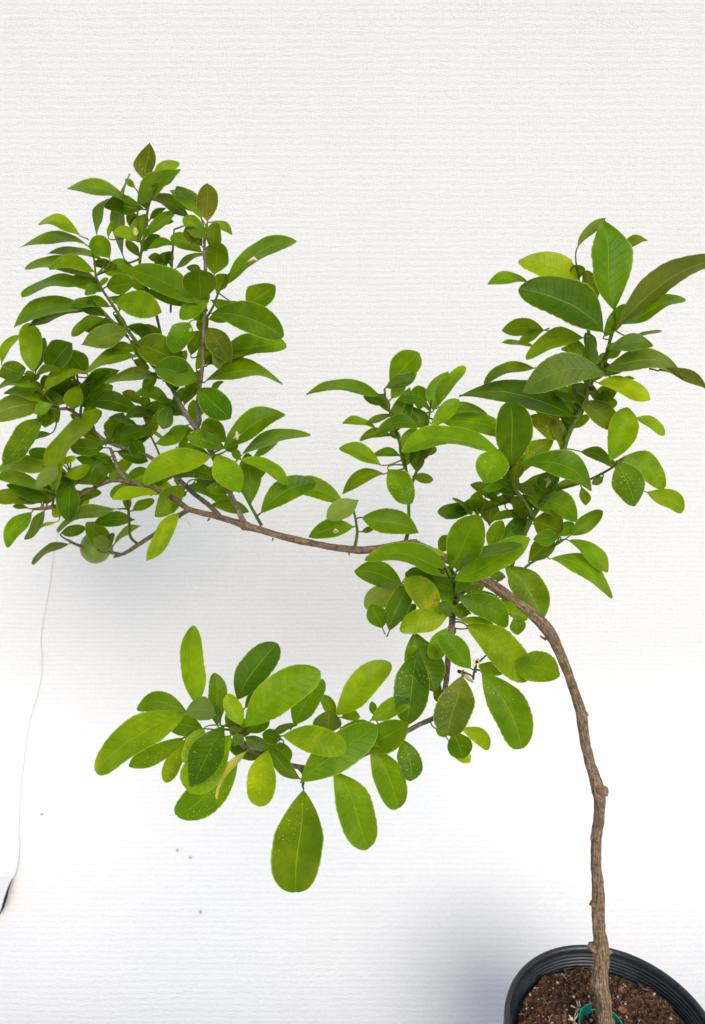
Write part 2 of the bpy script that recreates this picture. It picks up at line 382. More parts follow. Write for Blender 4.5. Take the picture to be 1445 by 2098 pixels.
# even out the distance of the lower trunk from the soil up to the bend
_n = [i for i, p in enumerate(TR) if p[1] > 1245 and i < 26]
_dep = lambda y: .70 + (BD-.70)*((min(max(y, 1262), 2156)-1262)/(2156-1262))**.9
TR = [(x, y, r_, _dep(y) if i in _n else d) for i, (x, y, r_, d) in enumerate(TR)]
BR = [  # woody branches
 [(503, 1078, 6.5, .722), (490, 1050, 6, .718), (475, 1018, 5.8, .715), (460, 985, 5.5, .712), (440, 940, 5.5, .71), (422, 908, 5.5, .71), (402, 876, 6.5, .71), (378, 843, 5, .708), (358, 805, 4.8, .705)],
 [(402, 878, 6, .71), (408, 860, 5.5, .708), (405, 830, 4.5, .706), (409, 795, 4, .704), (415, 750, 4.2, .70), (417, 700, 4.2, .70), (419, 655, 4, .70), (421, 600, 3.8, .70), (421, 545, 3.8, .70), (419, 500, 3, .70), (421, 478, 2.5, .70)],
 [(455, 1062, 5, .728), (430, 1037, 5, .745), (396, 1010, 5, .765), (350, 968, 4.5, .78), (305, 935, 4, .79), (270, 922, 4, .80), (245, 915, 3.8, .80), (215, 902, 3.5, .80), (190, 880, 3.3, .80), (165, 855, 3.5, .795), (140, 838, 3.3, .79), (115, 838, 3, .785), (90, 830, 2.5, .78)],
 [(262, 985, 4, .795), (245, 965, 4, .795), (235, 940, 3.6, .795), (226, 918, 3, .795)],
 [(385, 1045, 5, .74), (365, 1058, 4.8, .76), (330, 1085, 4.6, .80), (290, 1112, 4.4, .85), (262, 1130, 4, .88), (235, 1141, 3, .90)],
 [(245, 1135, 3.4, .895), (222, 1131, 3.4, .90), (190, 1124, 3.4, .90), (160, 1117, 3.2, .90), (138, 1106, 2.6, .90)],
 [(1088, 1255, 7, .70), (1062, 1222, 6, .712), (1046, 1190, 5, .725), (1052, 1150, 4.5, .73), (1072, 1100, 5, .73), (1090, 1060, 5.5, .725), (1122, 1015, 4.8, .72), (1140, 985, 5.2, .715), (1152, 935, 4.8, .71), (1165, 890, 4.8, .71), (1184, 853, 4.8, .71), (1200, 818, 5.2, .705), (1207, 790, 6, .70), (1222, 765, 5, .70)],
 [(985, 1186, 6.5, .70), (955, 1205, 6, .685), (932, 1238, 6, .67), (926, 1285, 6.5, .665), (919, 1345, 6.3, .66), (914, 1400, 5.5, .655), (905, 1445, 5.5, .65), (893, 1468, 5, .65), (860, 1484, 5, .648), (834, 1498, 5, .645), (780, 1528, 5, .64), (710, 1562, 5, .635), (650, 1577, 5, .632), (615, 1572, 5.5, .63), (580, 1562, 4, .63), (545, 1548, 4.5, .628), (510, 1535, 5.5, .622), (490, 1515, 6, .618), (488, 1490, 4.5, .612)],
]
TW = [  # green shoots
 [(358, 805, 4.6, .705), (338, 772, 4.2, .703), (312, 735, 3.8, .70), (280, 700, 3.8, .70), (258, 670, 3.5, .70), (240, 638, 3.2, .70), (222, 612, 2.8, .70), (208, 590, 2.6, .70), (196, 565, 2.3, .70)],
 [(262, 690, 3.4, .70), (240, 668, 2.8, .702), (212, 638, 2.4, .704), (190, 612, 1.8, .706)],
 [(350, 785, 3.6, .708), (338, 730, 3.2, .712), (326, 668, 3, .714), (312, 615, 3, .715), (292, 570, 3, .715), (287, 535, 3, .713), (291, 505, 3, .71), (284, 480, 2.4, .71), (282, 440, 2.2, .71), (284, 415, 1.8, .71)],
 [(291, 505, 2.8, .71), (298, 470, 2.7, .708), (303, 430, 2.5, .705), (312, 400, 2.3, .70), (322, 375, 1.8, .70)],
 [(350, 640, 2.2, .72), (352, 560, 2.2, .72), (355, 500, 1.9, .72), (357, 470, 1.6, .72)],
 [(421, 655, 2.6, .70), (436, 630, 2.4, .695), (448, 600, 2.2, .692), (470, 560, 1.8, .69)],
 [(257, 980, 3, .80), (262, 1020, 2.8, .81), (265, 1070, 2.8, .83), (268, 1100, 2.8, .85), (283, 1115, 3, .86)],
 [(536, 1076, 3.6, .718), (520, 1048, 3.2, .712), (505, 1020, 2.8, .71), (490, 995, 2.4, .708), (480, 975, 2, .706)],
 [(727, 1122, 3.6, .70), (732, 1092, 3, .698), (729, 1065, 2.6, .696), (722, 1035, 2.2, .695), (721, 1026, 1.6, .695)],
 [(830, 1114, 4.6, .70), (838, 1075, 3.6, .70), (838, 1020, 3.2, .70), (850, 975, 3, .70), (866, 935, 2.6, .70), (872, 895, 2.4, .70), (880, 850, 2.2, .70), (884, 820, 2, .70)],
 [(838, 1010, 3, .70), (832, 960, 2.8, .70), (822, 920, 2.8, .70), (808, 870, 2.8, .70), (796, 835, 2.8, .70), (790, 815, 2.5, .70), (788, 797, 2, .70)],
 [(1222, 768, 4.6, .70), (1235, 745, 4, .70), (1245, 718, 3.8, .697), (1252, 690, 3.5, .695), (1262, 662, 3, .69)],
 [(1203, 800, 4.4, .70), (1212, 770, 4, .70), (1218, 735, 4, .702), (1212, 700, 3.8, .704), (1204, 670, 3, .705), (1188, 590, 2.5, .71), (1186, 565, 2, .71)],
 [(1138, 1004, 3, .715), (1165, 997, 2.6, .712), (1195, 988, 2.4, .71), (1228, 973, 2.6, .705), (1262, 953, 2.2, .70), (1280, 935, 1.8, .70)],
 [(1092, 1060, 4.2, .722), (1075, 1028, 3.8, .71), (1055, 1000, 3.6, .70), (1046, 965, 3.2, .695), (1035, 935, 2.6, .69), (1025, 905, 2, .69)],
 [(1062, 1175, 2.8, .73), (1085, 1156, 2.6, .728), (1110, 1140, 2.4, .722), (1135, 1120, 2.2, .72)],
 [(932, 1240, 4.6, .67), (930, 1215, 3.8, .662), (930, 1190, 3.4, .655), (924, 1160, 3, .65), (916, 1135, 2.2, .645)],
 [(1100, 1045, 2.6, .73), (1070, 1020, 2.4, .74), (1020, 1035, 2.4, .745), (985, 1050, 2.2, .75), (975, 1045, 2, .75)],
 [(1035, 1020, 2, .742), (1030, 1000, 1.8, .742), (1020, 985, 1.5, .742)],
 [(913, 1385, 2.6, .655), (905, 1360, 2.2, .65), (898, 1335, 1.6, .645)],
 [(970, 1392, 2.3, .648), (972, 1375, 2.2, .646), (978, 1360, 1.8, .644), (1000, 1340, 1.8, .642)],
 [(620, 1575, 3, .63), (622, 1600, 2.6, .625), (620, 1612, 2.4, .62)],
 [(1200, 815, 2.6, .70), (1180, 800, 2.4, .70), (1172, 780, 2, .70)],
 [(1168, 885, 2.4, .71), (1170, 865, 2.2, .712), (1160, 850, 2, .714)],
 [(332, 945, 2.2, .78), (320, 915, 2.2, .775), (308, 890, 2, .77), (300, 860, 1.6, .77)],
 [(372, 960, 2, .76), (365, 935, 1.8, .758), (362, 915, 1.5, .756)],
 [(398, 870, 2.2, .71), (372, 845, 2, .715), (350, 825, 1.8, .718)],
 [(165, 850, 2.8, .795), (168, 810, 2.6, .79), (162, 790, 2.4, .785), (158, 770, 2, .78)],
 [(120, 838, 2.2, .785), (98, 815, 2.2, .775), (75, 790, 2.2, .765), (70, 770, 1.8, .76)],
 [(108, 1035, 2.8, .835), (112, 1010, 2.6, .82), (118, 990, 2.2, .81)],
 [(160, 1025, 2, .82), (150, 990, 2, .81), (145, 975, 1.6, .81)],
]
def to_world(P, per=5, jitter=0.0):
    out = []
    for (x, y, r_, d) in catmull(P, per):
        p = at(x, y, d); out.append((p.x, p.y, p.z, r_/F_PX*d))
    return out
STEM = []   # (x, y, depth) samples for attaching leaves
for P in [TR[24:]]+BR+TW:
    for (x, y, r_, d) in catmull(P, 6): STEM.append((x, y, d, r_))
mb = MB(); tube(mb, [(x, y, z, q*.90) for x, y, z, q in to_world(TR, 8)], 28, 0, .12, 1.3)
def knob(px, py, d, rp, sq=(1, 1, 1.1), sd=0): blob(mb, at(px, py, d), rp/F_PX*d, sq, .55, sd, 0, 3)
knob(1237, 1622, _dep(1622)-.001, 9.5, (1, .9, 1.3), 1); knob(1214, 1941, _dep(1941)-.001, 9, (1, 1, 1), 2); knob(1247, 1951, _dep(1951)-.001, 6, (1, 1, 1), 3)
knob(1200, 1464, _dep(1464)-.001, 5.5, (1, 1, 1.2), 4); knob(1215, 1852, _dep(1852)-.001, 6, (1, 1, 1.2), 5); knob(1219, 2015, _dep(2015)-.001, 9, (1, .9, 1.6), 6)
knob(1121, 1286, _dep(1286)-.001, 8, (1, 1, 1), 8); knob(848, 1112, .70, 9, (1.4, 1, .8), 9); knob(1214, 1715, _dep(1715)-.001, 4.5, (1, 1, 1.4), 10)
knob(503, 1078, .722, 8.5, (1.3, 1, 1), 11); knob(610, 1107, .708, 6, (1.2, 1, 1), 12); knob(1252, 2095, _dep(2095)-.001, 8, (1, 1, 1.5), 13)
# short dead stubs
for (a, b) in [((1118, 1310, _dep(1310), 3), (1107, 1303, _dep(1310)-.003, 1.6)), ((1018, 1190, .70, 3), (1030, 1187, .70, 2)), ((430, 1062, .73, 2.5), (425, 1068, .73, 1)), ((560, 1102, .715, 2.2), (558, 1109, .715, .8)), ((715, 1133, .70, 2), (716, 1138, .70, .8)), ((1218, 1500, .727, 0.1), (1203, 1505, .727, .1))][:5]:
    tube(mb, [(*at(*a[:3]), a[3]/F_PX*.7), (*at(*b[:3]), b[3]/F_PX*.7)], 8)
mb.build('trunk', M_BARK, plant, _b)
for k, P in enumerate(BR):
    mb = MB(); tube(mb, to_world(P, 6), 14, 0, .16, k*2.7)
    rk = random.Random(k)
    for (x, y, r_, d) in P[1:-1]:
        if rk.random() < .7: blob(mb, at(x+rk.uniform(-.5, .5)*r_, y, d-.0008), r_*.95/F_PX*d, (1, .9, .8), .4, k+x, 0, 2)
    mb.build('branch', M_TWIG if k == 6 else M_BRANCH, plant, at(*P[0][:2], P[0][3]))
for k, P in enumerate(TW):
    mb = MB(); tube(mb, to_world(P, 5), 9, 0, .10, k*1.7)
    mb.build('twig', M_TWIG, plant, at(*P[0][:2], P[0][3]))
# ------------------------------------------------------------ leaves
CROPS = {'A': (0, 280, .2768), 'B': (300, 360, .2768), 'D': (0, 600, .2422), 'E': (0, 850, .2422), 'H': (250, 650, .2768), 'I': (230, 880, .2768),
         'P': (600, 700, .2768), 'Q': (1000, 430, .308), 'S': (930, 720, .3391), 'T': (840, 950, .3045), 'U': (700, 1100, .3322), 'V': (180, 1260, .3322), 'W': (540, 1330, .2491)}
# per leaf: base x y, tip x y, width, sideways bow in %, layer (higher is nearer), tone
LEAVES = {
'A': """1075 325 1100 45 158 0 3 kp;1120 320 1318 185 115 0 2 b;1020 525 1292 250 140 8 5 n;1160 390 1330 238 70 0 3 n;945 500 500 358 105 16 4 n;920 905 940 285 88 9 3 gp;722 735 798 450 70 12 2 n;595 735 288 632 95 22 3 b;
640 800 133 805 85 20 3 np;812 900 690 740 135 0 4 n;760 915 355 852 60 14 2 n;740 1080 195 948 95 14 3 b;702 1003 365 955 100 18 5 b;668 1080 163 1160 85 20 3 n;650 1272 105 1388 140 18 3 n;640 1280 218 1392 80 4 2 d;
1010 1050 770 988 100 8 3 b;1440 1230 975 958 195 4 6 n;850 945 690 940 70 0 1 d;790 1110 985 1085 145 0 3 o;850 1222 1182 1290 185 4 5 b;735 1125 625 1160 75 8 4 n;735 1112 798 1045 40 0 5 b;800 740 852 620 45 0 2 b;1020 775 838 705 85 14 5 b;
1030 885 935 765 65 0 2 o;1020 690 950 560 85 0 1 o;1055 765 1300 545 80 3 4 n;1110 615 1222 520 55 0 1 g;1085 842 1292 790 60 26 4 n;1205 925 1098 888 65 10 2 n;1262 950 1250 848 62 0 2 n;1000 380 928 310 45 0 2 n;740 1095 595 1040 55 0 2 o;560 1290 700 1180 40 0 1 o""",
'B': """412 322 183 92 95 6 5 b;380 270 225 82 140 0 4 g;452 338 450 56 150 0 4 k;322 312 20 138 95 6 5 d;442 462 278 303 115 0 6 n;480 345 633 426 62 10 4 n;412 520 290 385 115 0 5 k;490 562 512 348 105 0 5 o;505 732 535 495 175 0 2 n;
598 795 1098 480 135 14 5 nr;215 690 418 568 50 4 2 n;410 725 300 680 65 10 1 d;400 925 395 700 235 0 5 of;520 862 590 728 100 0 4 n;480 920 697 938 85 -20 5 o;742 962 945 815 185 0 3 n;490 1020 1000 1172 205 8 7 dr;560 1290 1022 1238 155 0 3 n;
458 932 245 1045 115 0 6 b;320 1085 188 1298 165 0 6 n;462 1130 620 1372 165 0 6 k;520 1260 535 1425 75 0 7 g;330 1325 400 1150 115 0 3 o;370 1435 492 1225 100 0 2 b;320 965 18 850 130 6 4 d;450 1402 520 1310 60 0 2 d""",
'D': """280 668 232 258 185 4 7 y;12 592 158 360 85 12 4 b;300 672 368 382 110 0 3 d;400 645 595 430 215 0 3 d;560 562 672 498 62 8 4 b;740 690 590 510 175 0 4 n;1085 315 690 435 195 0 6 gp;960 302 758 248 62 0 2 d;-10 700 208 640 160 0 3 o;
320 800 -22 790 90 22 5 b;390 950 38 828 110 14 5 b;400 942 -70 1045 200 8 4 U;300 700 502 642 62 12 4 b;375 855 692 650 110 16 6 b;460 842 370 700 120 0 2 d;420 862 462 780 62 0 2 d;620 772 450 860 62 -6 3 d;670 790 608 972 150 0 6 b;
442 942 292 1018 98 0 6 b;300 850 538 925 110 0 3 o;420 1000 378 1135 150 0 3 o;352 1062 20 1445 195 0 5 n;432 1190 190 1272 62 6 2 n;470 1690 792 990 175 14 8 y;1182 545 722 652 112 12 5 n;1190 502 885 530 92 18 4 o;1130 570 1262 640 75 0 3 o;
1385 745 888 745 100 16 3 o;690 962 1000 660 170 10 3 d;720 952 940 780 125 0 2 g;730 962 1152 990 160 14 4 d;690 770 925 660 62 0 2 o;1210 942 1035 840 82 8 2 o;1445 942 1150 845 105 12 4 n;1215 972 1250 870 92 0 2 o;1332 1030 1060 1042 92 10 5 g;
1445 960 1375 1145 130 0 5 g;1210 985 1372 930 62 0 3 o;1162 1125 918 1055 60 8 3 d;950 1282 1272 1165 135 10 4 d;1108 1240 1205 1388 125 0 5 d;990 1340 1245 1420 110 0 3 d;1270 1165 1392 1230 32 0 3 b;880 1310 598 1310 138 0 5 d;870 1252 690 1180 92 0 3 o;
925 1250 822 1290 42 0 6 g;895 1290 945 1188 42 0 6 g;490 1350 243 1350 100 -6 4 d;760 1120 852 1000 72 0 2 o;290 790 228 660 85 0 2 b;1150 300 1362 382 135 0 2 o;960 180 1100 330 60 0 2 d;200 760 330 700 60 0 1 n""",
'E': """450 490 -70 480 130 14 5 b;372 630 -22 520 118 8 4 b;440 470 208 362 92 4 3 b;400 712 60 580 120 0 3 d;342 742 -60 690 130 4 3 o;380 742 128 705 70 0 4 o;240 790 108 765 42 0 4 g;470 655 470 330 110 0 5 b;492 425 315 605 120 0 9 G;550 515 758 432 105 -8 6 b;
640 358 872 438 92 0 5 d;520 415 642 355 60 0 8 y;935 545 722 530 130 0 3 d;650 582 772 440 62 0 4 o;870 388 1012 512 92 0 2 d;1078 542 1232 455 90 0 2 o;600 570 575 888 185 0 3 d;470 790 722 662 98 5 6 g;470 682 602 540 52 0 5 o;440 800 525 850 90 0 2 b;
640 852 748 712 60 0 2 b;270 822 55 1115 145 8 5 n;382 805 208 1048 88 -6 6 g;482 905 298 968 30 4 4 b;1010 797 488 968 100 10 6 g;1132 890 800 905 122 4 4 d;520 1002 718 960 92 0 4 g;590 1090 272 1250 68 12 5 g;975 1085 1192 940 62 14 4 b;1120 812 1295 715 85 0 3 n;
1340 672 948 697 95 6 6 y;950 1145 735 915 165 0 5 n;948 1142 800 1045 110 0 6 G;900 1130 958 1000 60 0 6 g;1290 520 1130 560 60 0 3 o""",
'H': """95 202 470 372 225 6 5 o;560 465 245 370 190 4 7 n;560 528 792 738 190 0 7 d;610 482 1168 437 130 18 4 o;760 962 1192 712 180 8 6 n;770 922 598 785 150 0 4 o;760 970 488 885 118 4 6 n;770 990 855 925 92 0 4 o;882 1022 1383 862 95 14 5 n;960 1062 1142 912 52 0 3 b;
880 1050 1228 1232 98 10 6 b;955 1378 930 1010 168 0 4 n;660 1030 162 1218 185 8 7 b;697 1020 868 1287 190 0 8 b;742 1190 405 1175 110 12 4 d;540 1202 782 1262 62 0 5 g;475 1255 822 1398 95 8 4 n;550 1180 545 930 92 0 5 b;420 1255 410 1130 55 0 3 b;1030 1448 1418 1212 165 10 6 n;
90 1208 382 1262 92 6 5 b;880 1050 820 988 62 0 6 o;440 692 278 598 72 0 3 o;590 842 682 738 62 0 3 o;415 978 512 858 52 0 2 o;500 792 250 925 92 -12 3 b;640 560 745 470 40 0 2 g;480 1290 430 1330 40 0 4 n""",
'I': """545 420 318 637 160 0 7 b;487 620 238 952 130 -4 7 b;480 520 440 620 40 0 5 b""",
'P': """640 390 108 385 105 18 4 np;720 305 925 82 190 0 3 n;690 342 912 235 100 -4 5 g;730 422 830 282 92 0 4 b;762 670 862 348 142 0 4 d;940 505 930 328 118 0 2 n;1018 512 782 415 62 16 5 n;1000 652 850 468 112 0 4 d;1040 512 1145 218 135 8 4 n;1080 482 1258 178 92 6 5 b;
1020 642 1224 428 105 0 6 b;1080 605 1432 525 108 18 4 o;1110 590 1580 700 150 10 4 n;612 640 370 605 56 14 4 n;740 545 540 590 52 0 4 g;740 702 500 720 70 20 4 o;942 632 615 680 105 20 6 d;820 932 905 638 140 0 4 n;1520 800 820 782 150 14 8 b;645 912 355 778 108 8 5 b;
800 848 588 832 66 10 4 d;675 980 368 1115 100 12 4 n;705 945 880 1188 178 0 7 n;920 968 905 790 102 0 4 o;890 1000 1038 1022 70 0 3 o;482 1180 255 1300 140 0 6 G;452 1370 122 1440 130 6 5 n;515 1302 928 1402 182 4 6 n;510 1407 605 1378 42 0 4 n;962 830 1025 780 62 0 4 o;
-60 1100 365 1188 150 12 4 n;800 720 720 660 60 0 3 o""",
'S': """355 702 350 312 205 0 6 d;275 595 190 788 180 0 8 bf;200 785 366 560 40 -6 9 G;722 390 55 235 170 8 6 dp;490 100 188 192 72 12 5 n;672 528 465 392 115 0 4 k;650 612 615 380 78 0 4 o;605 530 398 725 125 10 3 o;390 685 842 818 145 20 8 n;765 605 1002 692 78 6 4 d;
985 660 1282 815 150 14 5 n;945 662 1062 342 165 0 7 bf;990 668 1110 920 180 0 8 n;1165 850 1392 962 108 8 6 b;1100 400 1276 498 68 8 3 b;750 312 1008 462 130 4 5 o;840 332 985 228 80 0 4 o;790 312 608 220 80 0 4 n;720 382 598 240 92 0 4 n;875 190 1184 282 100 6 7 y;1000 170 1092 158 28 0 6 b;
600 842 528 742 130 0 5 d;430 870 745 1018 158 10 7 n;480 1022 652 1082 170 0 4 o;705 1112 897 963 98 0 6 n;620 1112 725 1038 80 0 5 n;637 1120 488 1132 95 0 6 n;902 760 838 800 50 0 4 g;320 780 288 650 92 0 4 d;180 892 370 798 62 8 3 n;370 800 492 862 62 0 3 g;
130 992 150 845 92 0 3 n;140 1002 0 882 32 0 3 o;220 1042 222 912 105 0 3 o;400 1002 238 1005 52 10 4 d;350 922 298 848 42 0 3 g;470 1002 358 880 105 0 3 o;210 1178 292 1025 92 0 5 n;270 1162 432 1008 92 0 4 d;640 1060 560 960 90 0 3 o;330 960 440 1010 60 0 3 n;440 1110 360 1060 80 0 2 g""",
'Q': """842 670 768 75 270 0 6 nq;600 240 776 58 62 4 7 G;850 272 1064 192 62 6 3 o;602 540 225 330 190 12 5 y;262 482 3 488 75 12 4 n;770 812 238 510 265 8 8 d;600 462 575 368 95 0 4 n;690 662 660 405 112 0 4 g;852 790 1570 290 150 8 7 O;870 772 1302 572 105 2 5 n;770 842 925 635 100 0 6 n;
800 930 1100 888 110 8 7 g;968 842 1153 799 26 0 4 g;798 992 862 888 92 0 5 n;780 1060 1315 1075 145 18 7 g;1130 1070 1490 1215 72 10 6 Op;370 800 102 795 112 6 5 o;300 902 93 885 36 4 4 n;370 802 212 872 62 0 6 n;640 850 262 965 122 12 7 b;690 1072 680 850 82 0 6 d;650 1022 538 858 92 0 6 n;
770 1102 902 1058 42 0 6 n;650 1282 578 1160 105 0 3 g;790 1105 252 1196 210 16 9 g;640 1120 740 1280 60 0 3 g;700 1280 850 1190 110 0 3 n;740 1300 860 1280 70 0 4 n""",
'T': """940 640 1364 888 130 14 5 n;1070 515 1332 726 108 8 5 n;800 652 962 500 130 0 4 o;640 690 892 1042 205 8 7 n;520 742 642 762 60 0 4 d;270 702 465 362 235 0 8 n;200 592 272 488 92 0 5 d;300 780 796 500 175 -4 9 b;300 742 748 545 78 14 10 g;130 580 240 610 40 0 7 y;250 660 290 620 50 0 8 n""",
'U': """690 242 167 122 140 12 9 b;372 292 88 215 150 8 5 n;372 285 148 432 130 0 7 G;252 562 190 420 118 0 6 n;360 302 258 430 92 0 4 n;295 578 390 305 132 0 6 d;572 282 398 228 122 0 5 d;690 382 488 198 108 6 7 n;602 462 395 262 155 4 9 l;652 490 367 575 142 6 10 y;360 522 455 418 62 0 4 d;
682 412 598 300 82 0 7 n;662 492 618 400 92 0 9 g;792 470 685 440 95 0 6 d;720 370 1028 548 145 10 9 n;760 342 878 298 56 0 7 g;700 342 785 262 62 0 7 n;948 400 1148 502 108 8 5 n;1000 382 1102 402 62 0 4 n;968 415 1082 465 72 4 6 y;1070 492 1092 602 96 0 5 n;768 542 1160 872 200 5 10 br;
730 512 965 592 72 8 7 n;1050 780 1342 850 180 6 6 n;838 790 1002 832 82 0 6 n;865 835 1108 1298 215 8 8 nr;798 812 608 615 135 4 9 n;652 562 558 752 112 0 8 b;440 600 575 945 200 0 4 d;470 698 398 1156 205 0 6 d;742 858 660 1217 212 0 9 kr;690 1202 755 1362 142 0 7 d;690 1292 792 1390 82 0 6 y;
735 1180 908 1308 92 14 7 b;580 1182 665 1218 62 0 6 n;600 872 590 1015 50 0 5 o;200 1098 188 1018 46 0 4 n;790 560 900 505 60 0 5 d;640 640 700 560 50 0 3 d""",
'W': """250 622 482 262 190 4 6 n;600 547 478 382 102 0 4 n;600 545 1028 120 225 4 7 br;640 562 792 560 92 16 4 n;530 680 540 515 215 0 6 gf;640 642 1002 775 155 10 6 n;830 822 1178 620 240 0 6 n;885 582 1212 430 145 6 7 b;158 712 672 815 215 4 10 yr;308 1092 918 640 290 2 8 nr;580 1000 858 1637 285 5 6 nr;
885 800 1105 1304 235 6 5 nr;1148 742 1222 1082 178 4 5 d;330 1160 255 2015 385 0 8 nr;300 1068 60 830 125 -6 6 d;150 742 -5 700 118 0 8 d;60 692 272 612 62 0 8 g""",
'V': """672 552 666 78 145 -6 6 b;800 682 792 368 110 0 5 n;922 522 1158 180 185 4 6 dr;970 572 1122 402 82 0 4 d;950 682 862 490 105 0 9 y;965 688 1422 345 220 6 9 br;980 722 1115 638 92 0 6 n;612 598 50 950 205 6 9 br;612 598 305 580 130 16 7 n;712 702 498 675 130 4 6 n;592 758 252 922 110 -4 6 n;
602 768 474 1028 100 0 7 b;716 698 590 908 135 -8 9 b;600 605 785 600 140 10 10 G;842 685 632 1052 205 0 10 d;882 740 615 1078 220 0 9 b;922 902 545 1245 215 -4 7 n;982 838 778 1120 42 4 11 t;1115 832 1042 1182 165 0 8 yr;970 750 1112 822 78 0 8 g;640 940 598 1012 52 0 5 d;820 682 784 540 38 0 7 g;
930 740 880 690 60 0 7 g;960 740 900 790 70 0 8 g;880 800 940 770 40 0 7 n""",
}
TONE = {'n': (.075, .165, .0010), 'd': (.048, .118, .0010), 'b': (.115, .220, .0012), 'y': (.160, .270, .0012), 'o': (.074, .142, .0012), 'g': (.074, .140, .014),
        'k': (.070, .105, .005), 'l': (.13, .23, .002), 'U': (.11, .165, .006), 'G': (.13, .215, .024), 'O': (.070, .112, .002), 't': (.36, .38, .10)}
def prof(t, a=2.3, m=.46, ex=.58):
    if t < m: return math.sin(math.pi/2*(t/m))**.84
    q = (t-m)/(1-m); return max(0.0, 1-q**a)**ex
def nearest(x, y):
    return min(STEM, key=lambda s: (s[0]-x)**2+(s[1]-y)**2)
def build_leaf(mb, bx, by, tx, ty, wp, c, L, tone, sd):
    rl = random.Random(sd); wp *= 1.05; tx += (tx-bx)*.02; ty += (ty-by)*.02
    sx, sy, sdp, sr = nearest(bx, by)
    FV = FW + RT*(((bx+tx)/2-722.5)/F_PX) + UP*((1049-(by+ty)/2)/F_PX)
    dist = math.hypot(sx-bx, sy-by)
    d0 = sdp - (L-5)*.0065 + rl.uniform(-.002, .002)
    s = d0/F_PX
    lp = math.hypot(tx-bx, ty-by)
    c = max(-1, min(1, c/100/max(.001, .50*wp/lp)))*100*.50*wp/lp if abs(c)/100 > .50*wp/lp else c
    fl = tone; pointed = 'p' in tone; folded = 'f' in tone; tone = tone[0]
    e2 = ((tx-bx)/lp, -(ty-by)/lp)
    n2 = (-e2[1], e2[0])
    if n2[1] < 0: n2 = (-n2[0], -n2[1])
    e = RT*e2[0]+UP*e2[1]; nn = RT*n2[0]+UP*n2[1]
    Lm = lp*s; wm = wp*s
    under = tone in 'UGO'
    dz = 0
    if wp > .52*lp:
        Lt = min(wp/.48, lp*1.7)*s
        dz = -math.sqrt(max(0, Lt*Lt-Lm*Lm))*.6
    else: Lt = Lm; dz = rl.uniform(-.18, .10)*Lm
    Wt = max(wm, .40*Lt)
    roll = math.acos(min(1, wm/Wt))
    roll = min(roll, R_(62)); Wt = wm/math.cos(roll)
    if roll < R_(12): roll = R_(rl.uniform(4, 16)); Wt = wm/math.cos(roll)
    sg = -1 if under else 1
    wv = nn*math.cos(roll) + FV*math.sin(roll)*sg
    N = e.cross(wv).normalized()
    if N.dot(FV) > 0: N = -N
    up = -N if under else N              # upper face direction
    fold = rl.uniform(.14, .40)*(1 if roll < R_(35) else .6)
    arch = rl.uniform(.02, .09); a = rl.uniform(2.1, 3.2); m = rl.uniform(.40, .54)
    if rl.random() < .15: a = 1.7
    ex = rl.choice((.55, .58, .62, .74, .85))
    if wp > .55*lp: ex = .8; a += .2
    if 'r' in fl: ex = .52; a = 2.9; m = .48
    if pointed or 'q' in fl: ex = 1.0
    if pointed: a, m = 1.5, .42
    if 'q' in fl: a, m = 1.35, .62
    if folded: fold = .62; arch += .06
    if tone == 't': a, m, fold, arch = 1.3, .3, .5, .1
    ph = rl.uniform(0, 6.28); wav = rl.uniform(.02, .07)
    twist = rl.uniform(-.3, .3)*math.cos(roll)**1.5; tipc = rl.uniform(-.03, .15)*(1 if rl.random() < .6 else 2); skew = rl.uniform(-.16, .16)
    B = at(bx, by, d0)
    nt_, nu = 44, 8
    base_c = TONE[tone]
    v = rl.uniform(.84, 1.16); hue = rl.uniform(.9, 1.14)
    alpha = .1 if tone == 'l' else (.82 if tone == 'k' else 1)
    col = (base_c[0]*v*hue, base_c[1]*v, base_c[2]*v, alpha)
    vs_ = []; uv = []
    for i in range(nt_+1):
        t = i/nt_; tt = .004+.996*t
        b4 = 4*tt*(1-tt)
        Cn = B + e*Lm*tt + nn*(c/100*Lm*b4) + FV*dz*tt*(.6+.4*tt) - up*(arch*Lm*(tt*tt-.25*tt)) - up*(tipc*Lm*max(0, tt-.62)**1.6) + nn*(skew*.16*Lm*math.sin(tt*2*math.pi))
        h = Wt/2*prof(tt, a, m, ex) if i < nt_ else Wt/2*.10
        sc_ = 1 + (.032*abs(math.sin(tt*math.pi*11+ph)) + rl.uniform(-.008, .012) if tt > .3 else 0)
        tw = twist*(tt-.3)
        wvt = wv*math.cos(tw) + N*math.sin(tw)
        for k in range(nu+1):
            u = -1+2*k/nu; uu = math.sin(u*math.pi/2)*.25+u*.75
            hh = h*uu*(sc_ if abs(u) > .9 else 1)
            p = Cn + wvt*hh + up*(abs(uu)**1.3*h*fold) + up*(wav*Wt*math.sin(tt*9+ph+(2 if u > 0 else 0))*abs(uu)**1.5) + up*(.018*Wt*noise.noise(Vector((tt*5+sd, uu*2, 3))))
            vs_.append(p); uv.append((tt, uu))
    # orient faces so that the upper side is the front side
    q = nu+1
    fs = [(i*q+k, i*q+k+1, (i+1)*q+k+1, (i+1)*q+k) for i in range(nt_) for k in range(nu)]
    nf = (vs_[18*q+5]-vs_[18*q+4]).cross(vs_[20*q+4]-vs_[18*q+4])
    if nf.dot(up) < 0: fs = [f[::-1] for f in fs]
    mb.add(vs_, fs, uv, 0, col)
    # petiole from stem to blade
    S = at(sx, sy, sdp)
    if dist > 75:
        S = B - e*14*s + FW*.004
    Mp = B - e*min(max(dist, 8), 26)*s*.6 + FW*.0015
    pts = []
